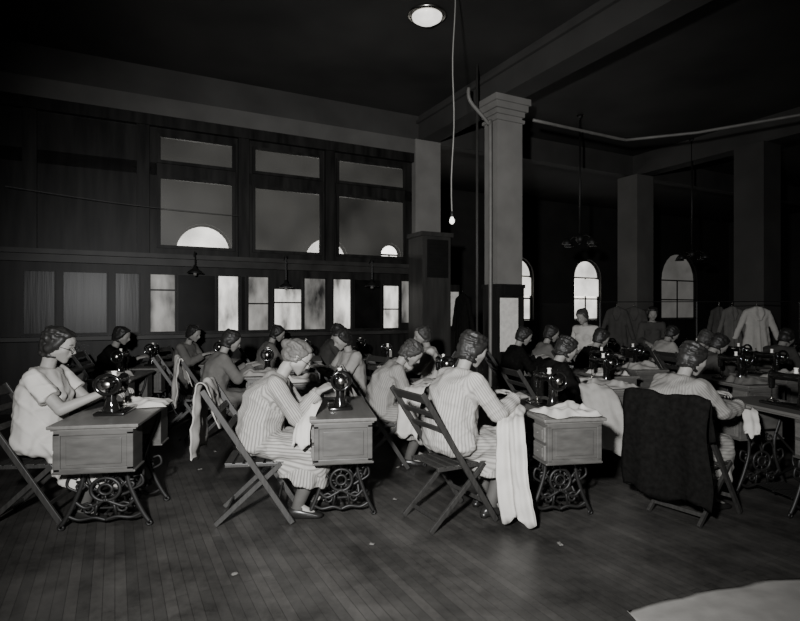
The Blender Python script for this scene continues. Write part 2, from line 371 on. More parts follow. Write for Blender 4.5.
    if glasses:
        gl = Sh()
        for s in (1, -1):
            gl.ring(H+f*.108+l*(s*.033)+u*.0, f, .022, .0022, 20, 6)
            gl.tube([H+f*.107+l*(s*.055), H+f*.04+l*(s*.08)+u*.004, H-f*.01+l*(s*.084)+u*.002], .002, 6)
        gl.tube([H+f*.109+l*.011+u*.004, H+f*.112+u*.006, H+f*.109-l*.011+u*.004], .002, 6)
        obj('glasses', gl, 'iron', root, True)
    if collar:
        co_ = Sh(); ax = dirv(a3)
        for s in (1, -1):
            co_.hull(sph(P3+ax*.01-fwdv(lean)*.05, (.02, .03, .01)), sph(P3+ax*.005+Y*(s*.066), (.025, .012, .012)), sph(P3-ax*.03+fwdv(lean)*.07+Y*(s*.045), (.012, .03, .012)))
        obj('collar', co_, collar, root, True)
    return root
# ---------------------------------------------------------------- cloth
def ribbon(name, label, path, w, mtl, ripple=.015, freq=3., rows=24, thick=.003, loc=(0, 0, 0), rz=0, cat='cloth', group=None, flare=0., seed=0., crum=.018, scz=1.):
    P = smooth_path(path, 9); n = len(P); w = V(w); vs = []; m = rows
    for i, p in enumerate(P):
        t = (P[min(i+1, n-1)]-P[max(i-1, 0)]).normalized(); nn = t.cross(w.normalized()).normalized(); a = i/(n-1)
        for j in range(m+1):
            q = j/m-.5; r = ripple*(.35+.65*a)*(math.sin(q*2*PI*freq+seed+a*1.5)+.4*math.sin(q*2*PI*freq*2.3+seed*2-a*3))
            b0 = p+w*(q*(1+flare*a))
            r += crum*(mnoise.noise(b0*7+V((seed*3, 0, 0)))+.6*mnoise.noise(b0*17+V((0, seed, 0))))
            ew = 1+.1*mnoise.noise(V((a*5, seed, 3)))*abs(q)*2
            vs.append(p+w*(q*(1+flare*a)*ew)+nn*r+t*(.03*math.sin(q*9+seed) if i in (0, n-1) else 0))
    fs = [(i*(m+1)+j, i*(m+1)+j+1, (i+1)*(m+1)+j+1, (i+1)*(m+1)+j) for i in range(n-1) for j in range(m)]
    me = bpy.data.meshes.new(name); me.from_pydata(vs, [], fs); me.update()
    o = obj(name, me, mtl, None, True); o.location = loc; o.rotation_euler = (0, 0, rz); o.scale = (1, 1, scz)
    sd = o.modifiers.new('s', 'SOLIDIFY'); sd.thickness = thick; sd.offset = 0
    return tag(o, label, cat, group)
def heap(name, label, loc, rz, sx, sy, h, mtl, seed=0., cat='cloth', group=None, n=44):
    vs = []
    for i in range(n+1):
        for j in range(n+1):
            x, y = i/n*2-1, j/n*2-1
            wx = 1+.16*mnoise.noise(V((y*1.6, seed, 1)))+.06*math.sin(y*5+seed); wy = 1+.16*mnoise.noise(V((seed, x*1.6, 5)))+.06*math.sin(x*4+seed)
            e = min(1, (1-max(abs(x), abs(y)))*5); e = e*e*(3-2*e)
            p = V((x*1.1+seed*3, y*1.1, seed)); q = mnoise.noise(p)
            fold = .5+.5*math.sin(x*3.2+y*1.8+2.6*q+seed); fold2 = .5+.5*math.sin(-x*2+y*5.5+3*mnoise.noise(p*1.7)+seed*2)
            z = .004+h*e*(.3+.5*fold*fold+.3*fold2**3+.25*q)
            vs.append((x*sx/2*wx, y*sy/2*wy, max(z, .004)))
    fs = [(i*(n+1)+j, (i+1)*(n+1)+j, (i+1)*(n+1)+j+1, i*(n+1)+j+1) for i in range(n) for j in range(n)]
    me = bpy.data.meshes.new(name); me.from_pydata(vs, [], fs); me.update(); o = obj(name, me, mtl, None, True); o.location = loc; o.rotation_euler = (0, 0, rz)
    sd = o.modifiers.new('s', 'SOLIDIFY'); sd.thickness = .003; sd.offset = 1
    return tag(o, label, cat, group)
# ---------------------------------------------------------------- treadle machine table
def make_desk(label, loc, rz, group):
    R = thing('treadle_sewing_machine', label, 'sewing machine', loc, rz, group)
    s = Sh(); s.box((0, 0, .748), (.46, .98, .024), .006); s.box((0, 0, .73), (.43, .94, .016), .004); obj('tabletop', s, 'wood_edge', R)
    for e in (-1, 1):
        s = Sh(); yc = e*.355
        s.box((0, yc, .585), (.40, .21, .275), .006)
        for z in (.463, .708): s.box((0, e*.464, z), (.4, .016, .034), .004)
        for x in (-.183, .183): s.box((x, e*.464, .585), (.034, .016, .25), .004)
        s.box((0, e*.462, .585), (.28, .01, .17), .004); s.box((0, yc, .448), (.42, .225, .014), .004)
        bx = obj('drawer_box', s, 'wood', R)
        for k in range(2):
            s = Sh(); z = .52+k*.125; s.box((-.205, yc, z), (.018, .175, .105), .004); s.box((-.215, yc, z), (.008, .13, .065), .002)
            s.lathe([(.004, 0), (.009, .006), (.004, .012)], (-.222, yc, z-.006), 10)
            obj('drawer', s, 'wood_edge', bx)
    for e in (-1, 1):
        s = Sh(); y = e*.25; r = .0145
        for m in (1, -1):
            s.tube(smooth_path([(m*.19, y, .735), (m*.17, y, .6), (m*.125, y, .47), (m*.12, y, .34), (m*.16, y, .2), (m*.205, y, .09), (m*.235, y, .035)]), r)
            s.tube(smooth_path([(m*.165, y, .2), (m*.11, y, .15), (m*.05, y, .17), (0, y, .2)]), r*.8)
            s.tube(smooth_path([(m*.12, y, .36), (m*.08, y, .42), (m*.02, y, .4), (0, y, .345)]), r*.75)
            sp = [V((m*(.095+.045*(1-a/14)*math.cos(a*.75)), y, .14+.045*(1-a/14)*math.sin(a*.75))) for a in range(14)]; s.tube(sp, r*.65, 6)
            sp = [V((m*(.07+.04*(1-a/14)*math.cos(a*.75+2)), y, .46+.04*(1-a/14)*math.sin(a*.75+2))) for a in range(14)]; s.tube(sp, r*.65, 6)
            sp = [V((m*(.135+.035*(1-a/14)*math.cos(a*.75+1)), y, .3+.035*(1-a/14)*math.sin(a*.75+1))) for a in range(12)]; s.tube(sp, r*.6, 6)
            s.tube(smooth_path([(m*.2, y, .1), (m*.14, y, .07), (m*.06, y, .08), (0, y, .06)]), r*.8)
            s.ring((m*.235, y, .022), (0, 1, 0), .013, .008, 14, 6)
            s.tube([(m*.12, y, .33), (m*.075, y, .27)], r*.6)
            s.tube([(m*.06, y, .08), (m*.04, y, .2)], r*.6)
            s.tube(smooth_path([(m*.14, y, .26), (m*.2, y, .3), (m*.19, y, .36), (m*.15, y, .35)]), r*.6)
        s.ring((0, y, .27), (0, 1, 0), .078, r*.8); s.ring((0, y, .27), (0, 1, 0), .035, r*.7, 18)
        for k in range(8):
            a = k*PI/4; s.tube([(.035*math.cos(a), y, .27+.035*math.sin(a)), (.078*math.cos(a), y, .27+.078*math.sin(a))], .006, 6)
        s.tube([(-.19, y, .73), (.19, y, .73)], r); s.tube([(-.125, y, .52), (.125, y, .52)], r*.8); s.tube([(0, y, .345), (0, y, .52)], r*.6)
        obj('iron_side_frame', s, 'iron', R, True)
    s = Sh()
    s.tube([(.13, -.25, .5), (.13, .25, .14)], .01); s.tube([(.13, -.25, .14), (.13, .25, .5)], .01); s.ring((.13, 0, .32), (1, 0, 0), .09, .009)
    obj('brace', s, 'iron', R, True)
    s = Sh(); s.tube([(0, -.25, .1), (0, .25, .1)], .009)
    for k in range(9): s.box((-.12+k*.03, 0, .115), (.014, .32, .008), .002)
    s.box((0, -.165, .115), (.28, .012, .012), .002); s.box((0, .165, .115), (.28, .012, .012), .002); s.box((0, 0, .112), (.28, .012, .014), .002)
    obj('treadle', s, 'iron', R)
    s = Sh(); s.ring((.04, -.2, .36), (0, 1, 0), .15, .012, 36); s.ring((.04, -.2, .36), (0, 1, 0), .025, .012, 16)
    for k in range(5):
        a = k*2*PI/5+.3; s.tube([(.04+.02*math.cos(a), -.2, .36+.02*math.sin(a)), (.04+.15*math.cos(a), -.2, .36+.15*math.sin(a))], .008, 6)
    s.tube([(.04, -.26, .36), (.04, -.17, .36)], .009); s.tube([(.06, -.185, .35), (.09, -.16, .12)], .006)
    obj('drive_wheel', s, 'iron', R, True)
    s = Sh(); z0 = .76
    s.box((0, .0, z0+.012), (.175, .38, .026), .01)
    s.hull(sph((.0, -.135, z0+.03), (.05, .045, .02)), sph((0, -.13, z0+.1), (.032, .03, .03)))
    s.hull(sph((0, -.13, z0+.1), (.032, .03, .03)), sph((0, -.135, z0+.235), (.036, .042, .038)))
    s.hull(sph((0, -.15, z0+.235), (.036, .04, .038)), sph((0, .02, z0+.225), (.024, .04, .027)))
    s.hull(sph((0, .02, z0+.225), (.024, .04, .027)), sph((0, .145, z0+.225), (.03, .025, .036)))
    s.hull(sph((0, .15, z0+.24), (.03, .022, .03)), sph((0, .152, z0+.13), (.024, .018, .014)))
    hd = obj('machine_head', s, 'black', R, True)
    s = Sh(); s.ring((0, -.215, z0+.225), (0, 1, 0), .066, .012, 30, 10); s.lathe([(.03, -.012), (.03, .012)], (0, -.215, z0+.225), 20, 'y'); s.tube([(0, -.24, z0+.225), (0, -.15, z0+.225)], .014, 12)
    for k in range(3):
        a = k*2*PI/3+.5; s.tube([(0, -.215, z0+.225), (.06*math.cos(a), -.215, z0+.225+.06*math.sin(a))], .008, 8)
    obj('hand_wheel', s, 'black', hd, True)
    s = Sh(); s.lathe([(.022, -.005), (.026, 0), (.022, .005)], (0, -.243, z0+.225), 20, 'y'); obj('clutch_knob', s, 'metal', hd, True)
    s = Sh(); s.tube([(0, .152, z0+.3), (0, .152, z0+.032)], .0042, 8); s.box((.006, .152, z0+.035), (.032, .012, .005)); obj('needle_bar', s, 'metal', hd, True)
    s = Sh(); s.box((0, .172, z0+.19), (.035, .004, .09), .002); obj('face_plate', s, 'metal', hd)
    s = Sh(); s.box((0, .15, z0+.027), (.05, .08, .003)); obj('throat_plate', s, 'metal', hd)
    s = Sh(); s.tube([(0, -.07, z0+.25), (0, -.07, z0+.31)], .003, 6); obj('spool_pin', s, 'metal', hd)
    s = Sh(); s.lathe([(.017, 0), (.017, .005), (.013, .008), (.013, .034), (.017, .037), (.017, .042)], (0, -.07, z0+.262), 16); obj('thread_spool', s, 'thread', hd, True)
    return R
def make_chair(label, loc, rz, group):
    R = thing('folding_chair', label, 'chair', loc, rz, group)
    T0 = V((-.36, 0, .95)); T1 = V((.25, 0, .012))
    for e in (1, -1):
        s = Sh(); s.bar(T0+Y*(e*.215), T1+Y*(e*.215), .022, .038); obj('side_rail', s, 'chair', R)
        s = Sh(); s.bar((.17, e*.185, .425), (-.28, e*.185, .012), .022, .034); obj('leg', s, 'chair', R)
    s = Sh(); s.box((-.015, .17, .418), (.4, .03, .024), .004); s.box((-.015, -.17, .418), (.4, .03, .024), .004)
    for k in range(6): s.box((-.19+k*.07, 0, .432), (.055, .37, .012), .004)
    obj('seat', s, 'chair', R)
    for k, z in enumerate((.91, .80, .69)):
        q = T0.lerp(T1, (.95-z)/.938); s = Sh(); s.bar(q+Y*.205, q-Y*.205, .075 if k == 0 else .045, .014, side=(T0-T1)); obj('back_slat', s, 'chair', R)
    q = T0.lerp(T1, .84); s = Sh(); s.bar(q+Y*.21, q-Y*.21, .03, .014, side=(0, 0, 1)); obj('stretcher', s, 'chair', R)
    s = Sh(); s.bar((-.21, .18, .08), (-.21, -.18, .08), .03, .014, side=(0, 0, 1)); obj('stretcher', s, 'chair', R)
    s = Sh(); s.tube([(-.045, -.22, .43), (-.045, .22, .43)], .006, 8); obj('pivot_rod', s, 'metal', R)
    return R
# ---------------------------------------------------------------- ROOM
U = V((.8876, .4606, 0)); N_ = V((-.4606, .8876, 0)); W0 = V((.2, 11., 0))
def RP(t, v, z): return W0+U*t+N_*v+V((0, 0, z))
def tp(px, v=0.):
    k = (px-400)/F; A = W0+N_*v
    return (k*A.y-A.x)/(U.x-k*U.y)
def vp(px, t):
    k = (px-400)/F; A = W0+U*t
    return (k*A.y-A.x)/(N_.x-k*N_.y)
def rb(s, t0, t1, v0, v1, z0, z1):
    vs = [RP(t, v, z) for z in (z0, z1) for t, v in ((t0, v0), (t1, v0), (t1, v1), (t0, v1))]
    s.add(vs, [(0, 3, 2, 1), (4, 5, 6, 7), (0, 1, 5, 4), (1, 2, 6, 5), (2, 3, 7, 6), (3, 0, 4, 7)])
CE = 5.4; BB = 4.9
s = Sh(); rb(s, -9, 19, -14, 5.6, -.1, 0); fl = struct('floor', s, 'floor')
s = Sh(); rb(s, -9, 19, -14, 5.6, CE, CE+.1); struct('ceiling', s, 'ceil')
s = Sh(); rb(s, -9.1, -9, -14, 5.6, 0, CE); struct('wall_left', s, 'wall')
s = Sh(); rb(s, 19, 19.1, -14, 5.6, 0, CE); struct('wall_right', s, 'wall')
s = Sh(); rb(s, -9, 19, -14.1, -14, 0, CE); struct('wall_behind_camera', s, 'wall')
D = 5.3
wins = [(tp(204, D), .72, 3.02, 'day'), (tp(327, D), .66, 2.95, 'day'), (tp(391, D), .34, 3.2, 'day'), (tp(519, D), .66, 2.7, 'day_r'), (tp(588, D), .68, 2.72, 'day_r'), (tp(680, D), 1.15, 2.75, 'day_dim')]
wz0 = 1.15
s = Sh(); prev = -9
for t, ww, wz1, _ in wins:
    rb(s, prev, t-ww, D, D+.3, 0, CE); rb(s, t-ww, t+ww, D, D+.3, 0, wz0)
    n = 12
    for k in range(n):
        a0, a1 = PI-PI*k/n, PI-PI*(k+1)/n
        x0, x1 = t+ww*math.cos(a0), t+ww*math.cos(a1); za, zb = wz1+ww*math.sin(a0), wz1+ww*math.sin(a1)
        vs = [RP(x, v, z) for v in (D, D+.3) for x, z in ((x0, za), (x1, zb), (x1, CE), (x0, CE))]
        s.add(vs, [(0, 1, 2, 3), (7, 6, 5, 4), (0, 4, 5, 1), (3, 2, 6, 7)])
    prev = t+ww
rb(s, prev, 19, D, D+.3, 0, CE); struct('wall_back', s, 'wall')
for i, (t, ww, wz1, mm) in enumerate(wins):
    s = Sh()
    for x in (t-ww+.03, t+ww-.03): rb(s, x-.03, x+.03, D+.1, D+.16, wz0, wz1)
    rb(s, t-.018, t+.018, D+.11, D+.15, wz0, wz1)
    for zz in (wz0+.03, (wz0+wz1)/2, wz1): rb(s, t-ww, t+ww, D+.1, D+.16, zz-.025, zz+.025)
    s.tube([RP(t+(ww-.03)*math.cos(a*PI/16), D+.13, wz1+(ww-.03)*math.sin(a*PI/16)) for a in range(17)], .035, 6)
    fr = struct('window_%d' % (i+1), s, 'cabinet')
    s = Sh(); pts = [RP(t-ww, D+.2, wz0), RP(t+ww, D+.2, wz0)]+[RP(t+ww*math.cos(a*PI/20), D+.2, wz1+ww*math.sin(a*PI/20)) for a in range(21)]
    s.add(pts, [tuple(range(len(pts)))]); struct('window_pane', s, mm, fr)
    if mm == 'day_r':
        s = Sh(); rb(s, t-ww+.08, t+ww-.08, D+.06, D+.07, (wz0+wz1)/2+.1, wz1-.05); struct('window_blind', s, 'day_r', fr)
wn = len(wins)
PX = [(157, 235), (252, 322), (336, 405)]
Z = dict(a=1.14, b=2.1, c=2.18, d=2.45, e=2.51, f=3.68, g=3.88, h=4.35, i=4.62)
tl, tr = -9, tp(412)
s = Sh(); rb(s, tl, tr, 0, .12, Z['h'], Z['i']); rb(s, tl, tr, 0, .12, Z['f'], Z['g']); rb(s, tl, tr, 0, .12, Z['b'], Z['e']); rb(s, tl, tr, 0, .12, 0, Z['a'])
ed = [tl]+[tp(p) for q in PX for p in q]+[tr]
for k in range(0, len(ed), 2): rb(s, ed[k], ed[k+1], 0, .12, Z['e'], Z['h'])
low = [(22, 56, 'gloss', 0, 0), (62, 108, 'gloss', 0, 0), (114, 140, 'gloss', 0, 0), (149, 176, 'frost_glow_mid', 0, .0), (177, 216, 'frost_unlit', 0, 0), (217, 239, 'frost_glow_hi', 0, .0), (240, 246, 'frost_unlit', 0, 0), (247, 269, 'frost_glow_mid', 0, 0), (273, 302, 'frost_glow_hi', 0, .2), (303, 326, 'frost_glow_mid', 0, .0), (332, 351, 'frost_glow_hi', 0, .0), (353, 381, 'frost_unlit', 0, 0), (382, 399, 'frost_glow_hi', 0, .1), (400, 411, 'frost_glow_mid', .1, 0)]
prev = tl
for a, b, _, dz0, dz1 in low:
    rb(s, prev, tp(a), 0, .12, Z['a'], Z['b']); prev = tp(b)
    if dz0: rb(s, tp(a), tp(b), 0, .12, Z['a'], Z['a']+dz0)
    if dz1: rb(s, tp(a), tp(b), 0, .12, Z['b']-dz1, Z['b'])
rb(s, prev, tr, 0, .12, Z['a'], Z['b']); struct('wall_partition', s, 'panel')
def pane(t0, t1, z0, z1, m, w=.05, midrail=0):
    global wn
    wn += 1; s = Sh()
    rb(s, t0, t0+w, -.035, .03, z0, z1); rb(s, t1-w, t1, -.035, .03, z0, z1); rb(s, t0+w, t1-w, -.035, .03, z0, z0+w); rb(s, t0+w, t1-w, -.035, .03, z1-w, z1)
    if midrail: rb(s, t0+w, t1-w, -.03, .02, z0+(z1-z0)*midrail-.012, z0+(z1-z0)*midrail+.012)
    f = struct('window_%d' % wn, s, 'panel'); s = Sh(); rb(s, t0+w*.8, t1-w*.8, .0, .008, z0+w*.8, z1-w*.8); struct('window_pane', s, m, f)
for a, b in PX:
    pane(tp(a), tp(b), Z['g'], Z['h'], 'glass'); pane(tp(a), tp(b), Z['e'], Z['f'], 'glass')
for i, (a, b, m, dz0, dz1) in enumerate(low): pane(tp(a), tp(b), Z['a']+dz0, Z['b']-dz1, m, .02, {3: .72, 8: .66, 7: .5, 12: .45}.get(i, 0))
s = Sh(); rb(s, tl, tr, -.22, 0, 2.33, 2.40); rb(s, tl, tr, -.12, 0, 2.22, 2.33); struct('trim_1', s, 'ledge')
s = Sh(); rb(s, tl, tr, -.1, 0, 4.45, 4.62); struct('trim_2', s, 'panel')
s = Sh(); rb(s, tl, tr+.1, -.12, .2, 4.62, BB); struct('trim_3', s, 'plaster_m')
s = Sh(); rb(s, tl, 19, -.04, .2, BB, CE); struct('ceiling_beam_partition', s, 'plaster_d')
s = Sh(); rb(s, tl, tr, -.16, 0, 1.05, 1.11); struct('trim_9', s, 'ledge')
for k, p in enumerate((30, 143, 243, 329)):
    s = Sh(); t = tp(p); rb(s, t-.09, t+.09, -.07, 0, 2.4, 4.45); struct('trim_%d' % (4+k), s, 'panel')
tA = tp(424)
s = Sh(); rb(s, tA-.28, tA+.3, -.15, .35, 0, BB); struct('column_pier', s, 'plaster')
cu = tA+.05
v1 = -2.5
def column(t, v, w, name, lower=None, m='plaster', capital=True, w2=None):
    s = Sh(); h = w/2; k = (w2 or w)/2
    def bx(d, z0, z1, S=s): rb(S, t-h-d, t+h+d, v-k-d, v+k+d, z0, z1)
    bx(0, (lower or 0), BB)
    if capital:
        bx(.03, BB-.38, BB-.33); bx(.03, BB-.28, BB-.2); bx(.07, BB-.2, BB-.1); bx(.1, BB-.1, BB)
    o = struct(name, s, m)
    if lower:
        s = Sh(); bx(.02, 0, lower, s); bx(.05, 0, .25, s); bx(.035, lower-.06, lower, s)
        struct('column_casing', s, 'panel', o)
    return o
column(cu, v1, .5, 'column', 1.92, w2=.34)
t2 = tp(637)
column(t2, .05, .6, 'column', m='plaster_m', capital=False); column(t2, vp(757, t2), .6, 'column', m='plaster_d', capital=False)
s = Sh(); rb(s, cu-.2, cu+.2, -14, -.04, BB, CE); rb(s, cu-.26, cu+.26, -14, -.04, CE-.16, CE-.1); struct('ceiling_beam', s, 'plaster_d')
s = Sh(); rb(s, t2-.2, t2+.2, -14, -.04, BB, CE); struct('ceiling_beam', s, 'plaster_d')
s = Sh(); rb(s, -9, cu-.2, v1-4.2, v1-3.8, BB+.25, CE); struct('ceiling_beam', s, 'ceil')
# ---------------------------------------------------------------- desks
g = 'treadle machine tables in rows'
Y10 = math.radians(10)
desk = make_desk('wide oak treadle machine table at left edge, iron legs, white sewing on top', (-2.07, 4.03, 0), Y10, g); desk.scale = (1.2, 1, 1)
d2 = dup(desk, (-.47, 4.24, 0), Y10, 'treadle machine table with plain drawer end, before the grey-haired woman in striped dress', g); d2.scale = (1, 1, 1)
d3 = dup(d2, (1.12, 4.24, 0), Y10, 'treadle machine table with folded white cloth, before the dark-haired woman at centre', g)
dup(d2, (3.0, 4.25, 0), Y10, 'treadle machine table at right edge, before the woman whose chair holds a coat', g)
bg = [(.42, 5.55, 0, 'machine table in front of the woman bending over beside the column'),
 (2.05, 5.65, 0, 'machine table in front of the woman in dark clothes right of the column'),
 (3.55, 5.9, 0, 'dark machine table second from the right edge, behind the woman with the coat'),
 (-1.12, 6.05, PI, 'machine table directly behind the grey-haired woman, small machine beside round wheel'),
 (-.15, 7.2, PI, 'machine table left of the column in front of the woman facing left'),
 (-1.58, 6.6, 0, 'machine table in front of the woman whose chair holds a white garment'),
 (-3.35, 7.5, 0, 'machine table in front of the woman in a dark dress at left'),
 (-4.3, 7.0, 0, 'small distant machine table at far left beneath the dark partition'),
 (-2.6, 8.0, 0, 'machine table in front of the woman nearest the partition windows at left'),
 (-1.45, 8.5, 0, 'machine table below the middle bright partition window'),
 (3.05, 7.3, 0, 'machine table right of the dark-clothed woman with pale sewing, second row back'),
 (4.5, 7.4, 0, 'machine table in the second row back toward the hanging coats'),
 (3.35, 9.0, 0, 'machine table beyond the standing woman in white'),
 (4.7, 5.2, 0, 'machine table mostly cut off by the right edge of the picture'),
 (2.4, 6.65, 0, 'machine table piled with white cloth, behind the woman in dark clothes'),
 (4.65, 8.7, 0, 'machine table directly in front of the middle of the coat rail'),
 (5.75, 7.8, 0, 'machine table at far right below the whitest hanging coat'),
 (4.2, 6.3, 0, 'machine table with pale cloth, above the head of the woman at right'),
 (-3.2, 6.35, 0, 'machine table directly behind the wide oak table, beside the empty chair'),
 (-.65, 8.9, 0, 'machine table farthest back, below the right end of the partition windows')]
for x, y, r, lb in bg: dup(d2, (x, y, 0), Y10+r, lb, g)
# ---------------------------------------------------------------- people and chairs
cg = 'wooden folding chairs at the machine tables'
ppl = [
 dict(label='woman at left edge in short-sleeved pale dress and glasses, arms out to her machine', loc=(-2.6, 3.98), yaw=.12, lean=.08, pitch=.35, lh=(.44, .12, .86), rh=(.44, -.14, .86), hi=True, mtl='white', sleeve='short', hair='hair_dark', glasses=True, seed=1., feet=.34, collar='white', sc=1.06, bulk=.035, ch='folding chair of the short-sleeved woman at left edge'),
 dict(label='grey-haired woman in glasses and striped dress, head bowed over her sewing, facing right', loc=(-1.03, 4.03), yaw=.14, lean=.3, pitch=.6, lh=(.44, .08, .86), rh=(.42, -.07, .88), hi=True, mtl='sA', sleeve='long', hair='hair_grey', style='bun', glasses=True, seed=2., feet=.3, bulk=.04, sc=1.03, ch='folding chair under the grey-haired woman in the striped dress'),
 dict(label='woman in pale striped dress with dark wavy hair, seen from behind at centre', loc=(.36, 3.97), yaw=.5, lean=.2, pitch=.45, lh=(.45, .1, .82), rh=(.46, -.16, .82), hi=True, mtl='sB', sleeve='long', hair='hair_dark', seed=3., feet=.3, bulk=.05, sc=1.05, ch='large slatted folding chair in the centre foreground, its back empty'),
 dict(label='woman at right in pale blouse with dark curly hair, dark coat on her chair', loc=(2.0, 4.12), yaw=.35, lean=.3, pitch=.5, hy=-.1, lh=(.56, .1, .84), rh=(.56, -.16, .78), hi=True, mtl='sC', sleeve='long', hair='hair_dark', seed=4., feet=.34, bulk=.045, ch='folding chair at right with dark coat over its back', cl=((2.18, 4.09), .6, .92)),
 dict(label='woman in mid grey striped blouse bending low over her work beside the column', loc=(-.2, 5.35), yaw=.15, lean=.38, pitch=.8, lh=(.45, .08, .8), rh=(.42, -.1, .8), hi=True, mtl='sC', sleeve='3q', hair='hair_mid', seed=5., ch='folding chair under the woman bending low beside the column'),
 dict(label='woman in dark clothes with pale sewing on her lap, right of the column', loc=(1.38, 5.35), yaw=.25, lean=.33, pitch=.5, lh=(.5, .1, .8), rh=(.46, -.14, .76), hi=True, mtl='darkc', sleeve='long', hair='hair_dark', seed=6., ch='folding chair under the woman in dark clothes right of the column'),
 dict(label='woman in pale blouse facing left, head raised, between two seated women at centre', loc=(.42, 7.15), yaw=PI+.1, lean=.12, pitch=.25, mtl='white', hair='hair_mid', seed=7., ch='chair of the woman facing left near the column'),
 dict(label='woman in pale blouse looking down, behind the grey-haired woman', loc=(-.55, 6.5), yaw=PI+.6, lean=.12, pitch=.5, mtl='blouse', hair='hair_dark', seed=8., ch='chair of the woman looking down behind the grey-haired woman'),
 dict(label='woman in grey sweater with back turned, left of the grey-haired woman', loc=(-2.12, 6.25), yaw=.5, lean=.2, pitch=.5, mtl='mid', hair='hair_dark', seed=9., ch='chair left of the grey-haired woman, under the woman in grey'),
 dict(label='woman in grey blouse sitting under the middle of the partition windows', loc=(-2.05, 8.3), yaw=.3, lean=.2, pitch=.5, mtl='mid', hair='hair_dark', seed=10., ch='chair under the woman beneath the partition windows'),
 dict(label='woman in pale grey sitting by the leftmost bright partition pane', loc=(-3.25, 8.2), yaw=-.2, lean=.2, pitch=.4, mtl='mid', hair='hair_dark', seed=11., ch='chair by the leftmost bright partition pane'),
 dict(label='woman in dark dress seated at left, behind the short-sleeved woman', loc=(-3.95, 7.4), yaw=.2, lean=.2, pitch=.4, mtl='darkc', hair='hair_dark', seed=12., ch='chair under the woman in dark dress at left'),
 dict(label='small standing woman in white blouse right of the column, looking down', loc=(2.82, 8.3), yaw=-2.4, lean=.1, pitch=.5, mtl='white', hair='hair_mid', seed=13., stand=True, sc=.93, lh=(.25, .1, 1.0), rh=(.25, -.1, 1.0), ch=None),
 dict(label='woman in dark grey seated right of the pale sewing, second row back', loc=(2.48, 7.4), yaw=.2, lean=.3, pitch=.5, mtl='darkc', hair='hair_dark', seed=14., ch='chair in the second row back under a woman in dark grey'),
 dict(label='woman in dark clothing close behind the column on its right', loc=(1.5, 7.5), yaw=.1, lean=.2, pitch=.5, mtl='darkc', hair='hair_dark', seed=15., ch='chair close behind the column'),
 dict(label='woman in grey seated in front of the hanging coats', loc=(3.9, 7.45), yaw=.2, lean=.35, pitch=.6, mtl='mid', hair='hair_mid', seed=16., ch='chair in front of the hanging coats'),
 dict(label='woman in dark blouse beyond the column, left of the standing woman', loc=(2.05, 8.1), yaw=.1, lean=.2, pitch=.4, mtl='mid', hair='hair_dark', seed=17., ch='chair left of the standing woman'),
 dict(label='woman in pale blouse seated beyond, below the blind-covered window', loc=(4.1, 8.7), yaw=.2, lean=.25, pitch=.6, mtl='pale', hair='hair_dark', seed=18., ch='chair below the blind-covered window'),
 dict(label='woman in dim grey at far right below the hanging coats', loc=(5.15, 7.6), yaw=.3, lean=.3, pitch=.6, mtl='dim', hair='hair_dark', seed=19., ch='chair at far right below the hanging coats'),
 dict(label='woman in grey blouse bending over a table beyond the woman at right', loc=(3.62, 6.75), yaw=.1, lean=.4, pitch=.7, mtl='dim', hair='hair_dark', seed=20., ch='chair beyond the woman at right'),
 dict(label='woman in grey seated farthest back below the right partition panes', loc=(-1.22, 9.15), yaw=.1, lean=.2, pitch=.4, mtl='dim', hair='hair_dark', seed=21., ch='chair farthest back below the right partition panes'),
 dict(label='standing woman in grey smock among the hanging coats at back right', loc=(4.35, 9.5), yaw=-1.9, lean=.1, pitch=.4, mtl='dim', hair='hair_dark', seed=22., stand=True, sc=.95, lh=(.25, .1, 1.0), rh=(.25, -.1, 1.0), ch=None),
]
chair0 = None
for q in ppl:
    ch = q.pop('ch'); cl = q.pop('cl', None); person(**q)
    if ch:
        (x, y), cyaw, cz_ = cl if cl else (q['loc'], q['yaw'], 1.)
        if chair0 is None: chair0 = make_chair(ch, (x, y, 0), cyaw, cg)
        else: c_ = dup(chair0, (x, y, 0), cyaw, ch, cg); c_.scale = (1, 1, cz_)
dup(chair0, (-2.62, 6.75, 0), .3, 'empty folding chair on open floor at left behind the wide oak table', cg)
# ---------------------------------------------------------------- garments
coatp = [(-.26, 0, .66), (-.31, 0, .84), (-.35, 0, .972), (-.385, 0, .972), (-.41, 0, .8), (-.4, 0, .5), (-.38, 0, .2)]
ribbon('coat', 'dark wool coat hanging over the chair back of the woman at right', coatp, (0, .58, 0), 'darkc', .018, 1.6, 24, .016, (2.18, 4.09, 0), .6, 'coat', flare=.12, seed=1, scz=.92, crum=.008)
over2 = [(-.26, 0, .7), (-.31, 0, .85), (-.355, 0, .972), (-.39, 0, .965), (-.405, 0, .8), (-.42, 0, .46)]
ribbon('draped_garment', 'pale garment thrown over the chair back of the grey-haired woman', over2, (0, .36, 0), 'pale', .014, 1.3, 24, .006, (-1.03, 4.03, 0), .14, 'garment', flare=.3, seed=2, crum=.022)
ribbon('draped_garment', 'white garment over the chair back of the woman in grey', over2, (0, .38, 0), 'white', .014, 1.4, 24, .006, (-2.12, 6.25, 0), .5, 'garment', flare=.3, seed=3, crum=.022)
ribbon('draped_garment', 'white garment on the chair of the woman bending low beside the column', over2, (0, .22, 0), 'pale', .014, 1.3, 16, .005, (-.2, 5.35, 0), .15, 'garment', flare=.2, seed=4, crum=.02)
ribbon('sewing_cloth', 'long white cloth falling from the lap of the dark-haired woman to the floor', [(.86, 4.05, .8), (.8, 3.92, .78), (.76, 3.78, .7), (.76, 3.73, .4), (.8, 3.71, .07)], (.13, -.08, 0), 'white', .022, 1.8, 24, .003, seed=5, flare=.6, crum=.025)
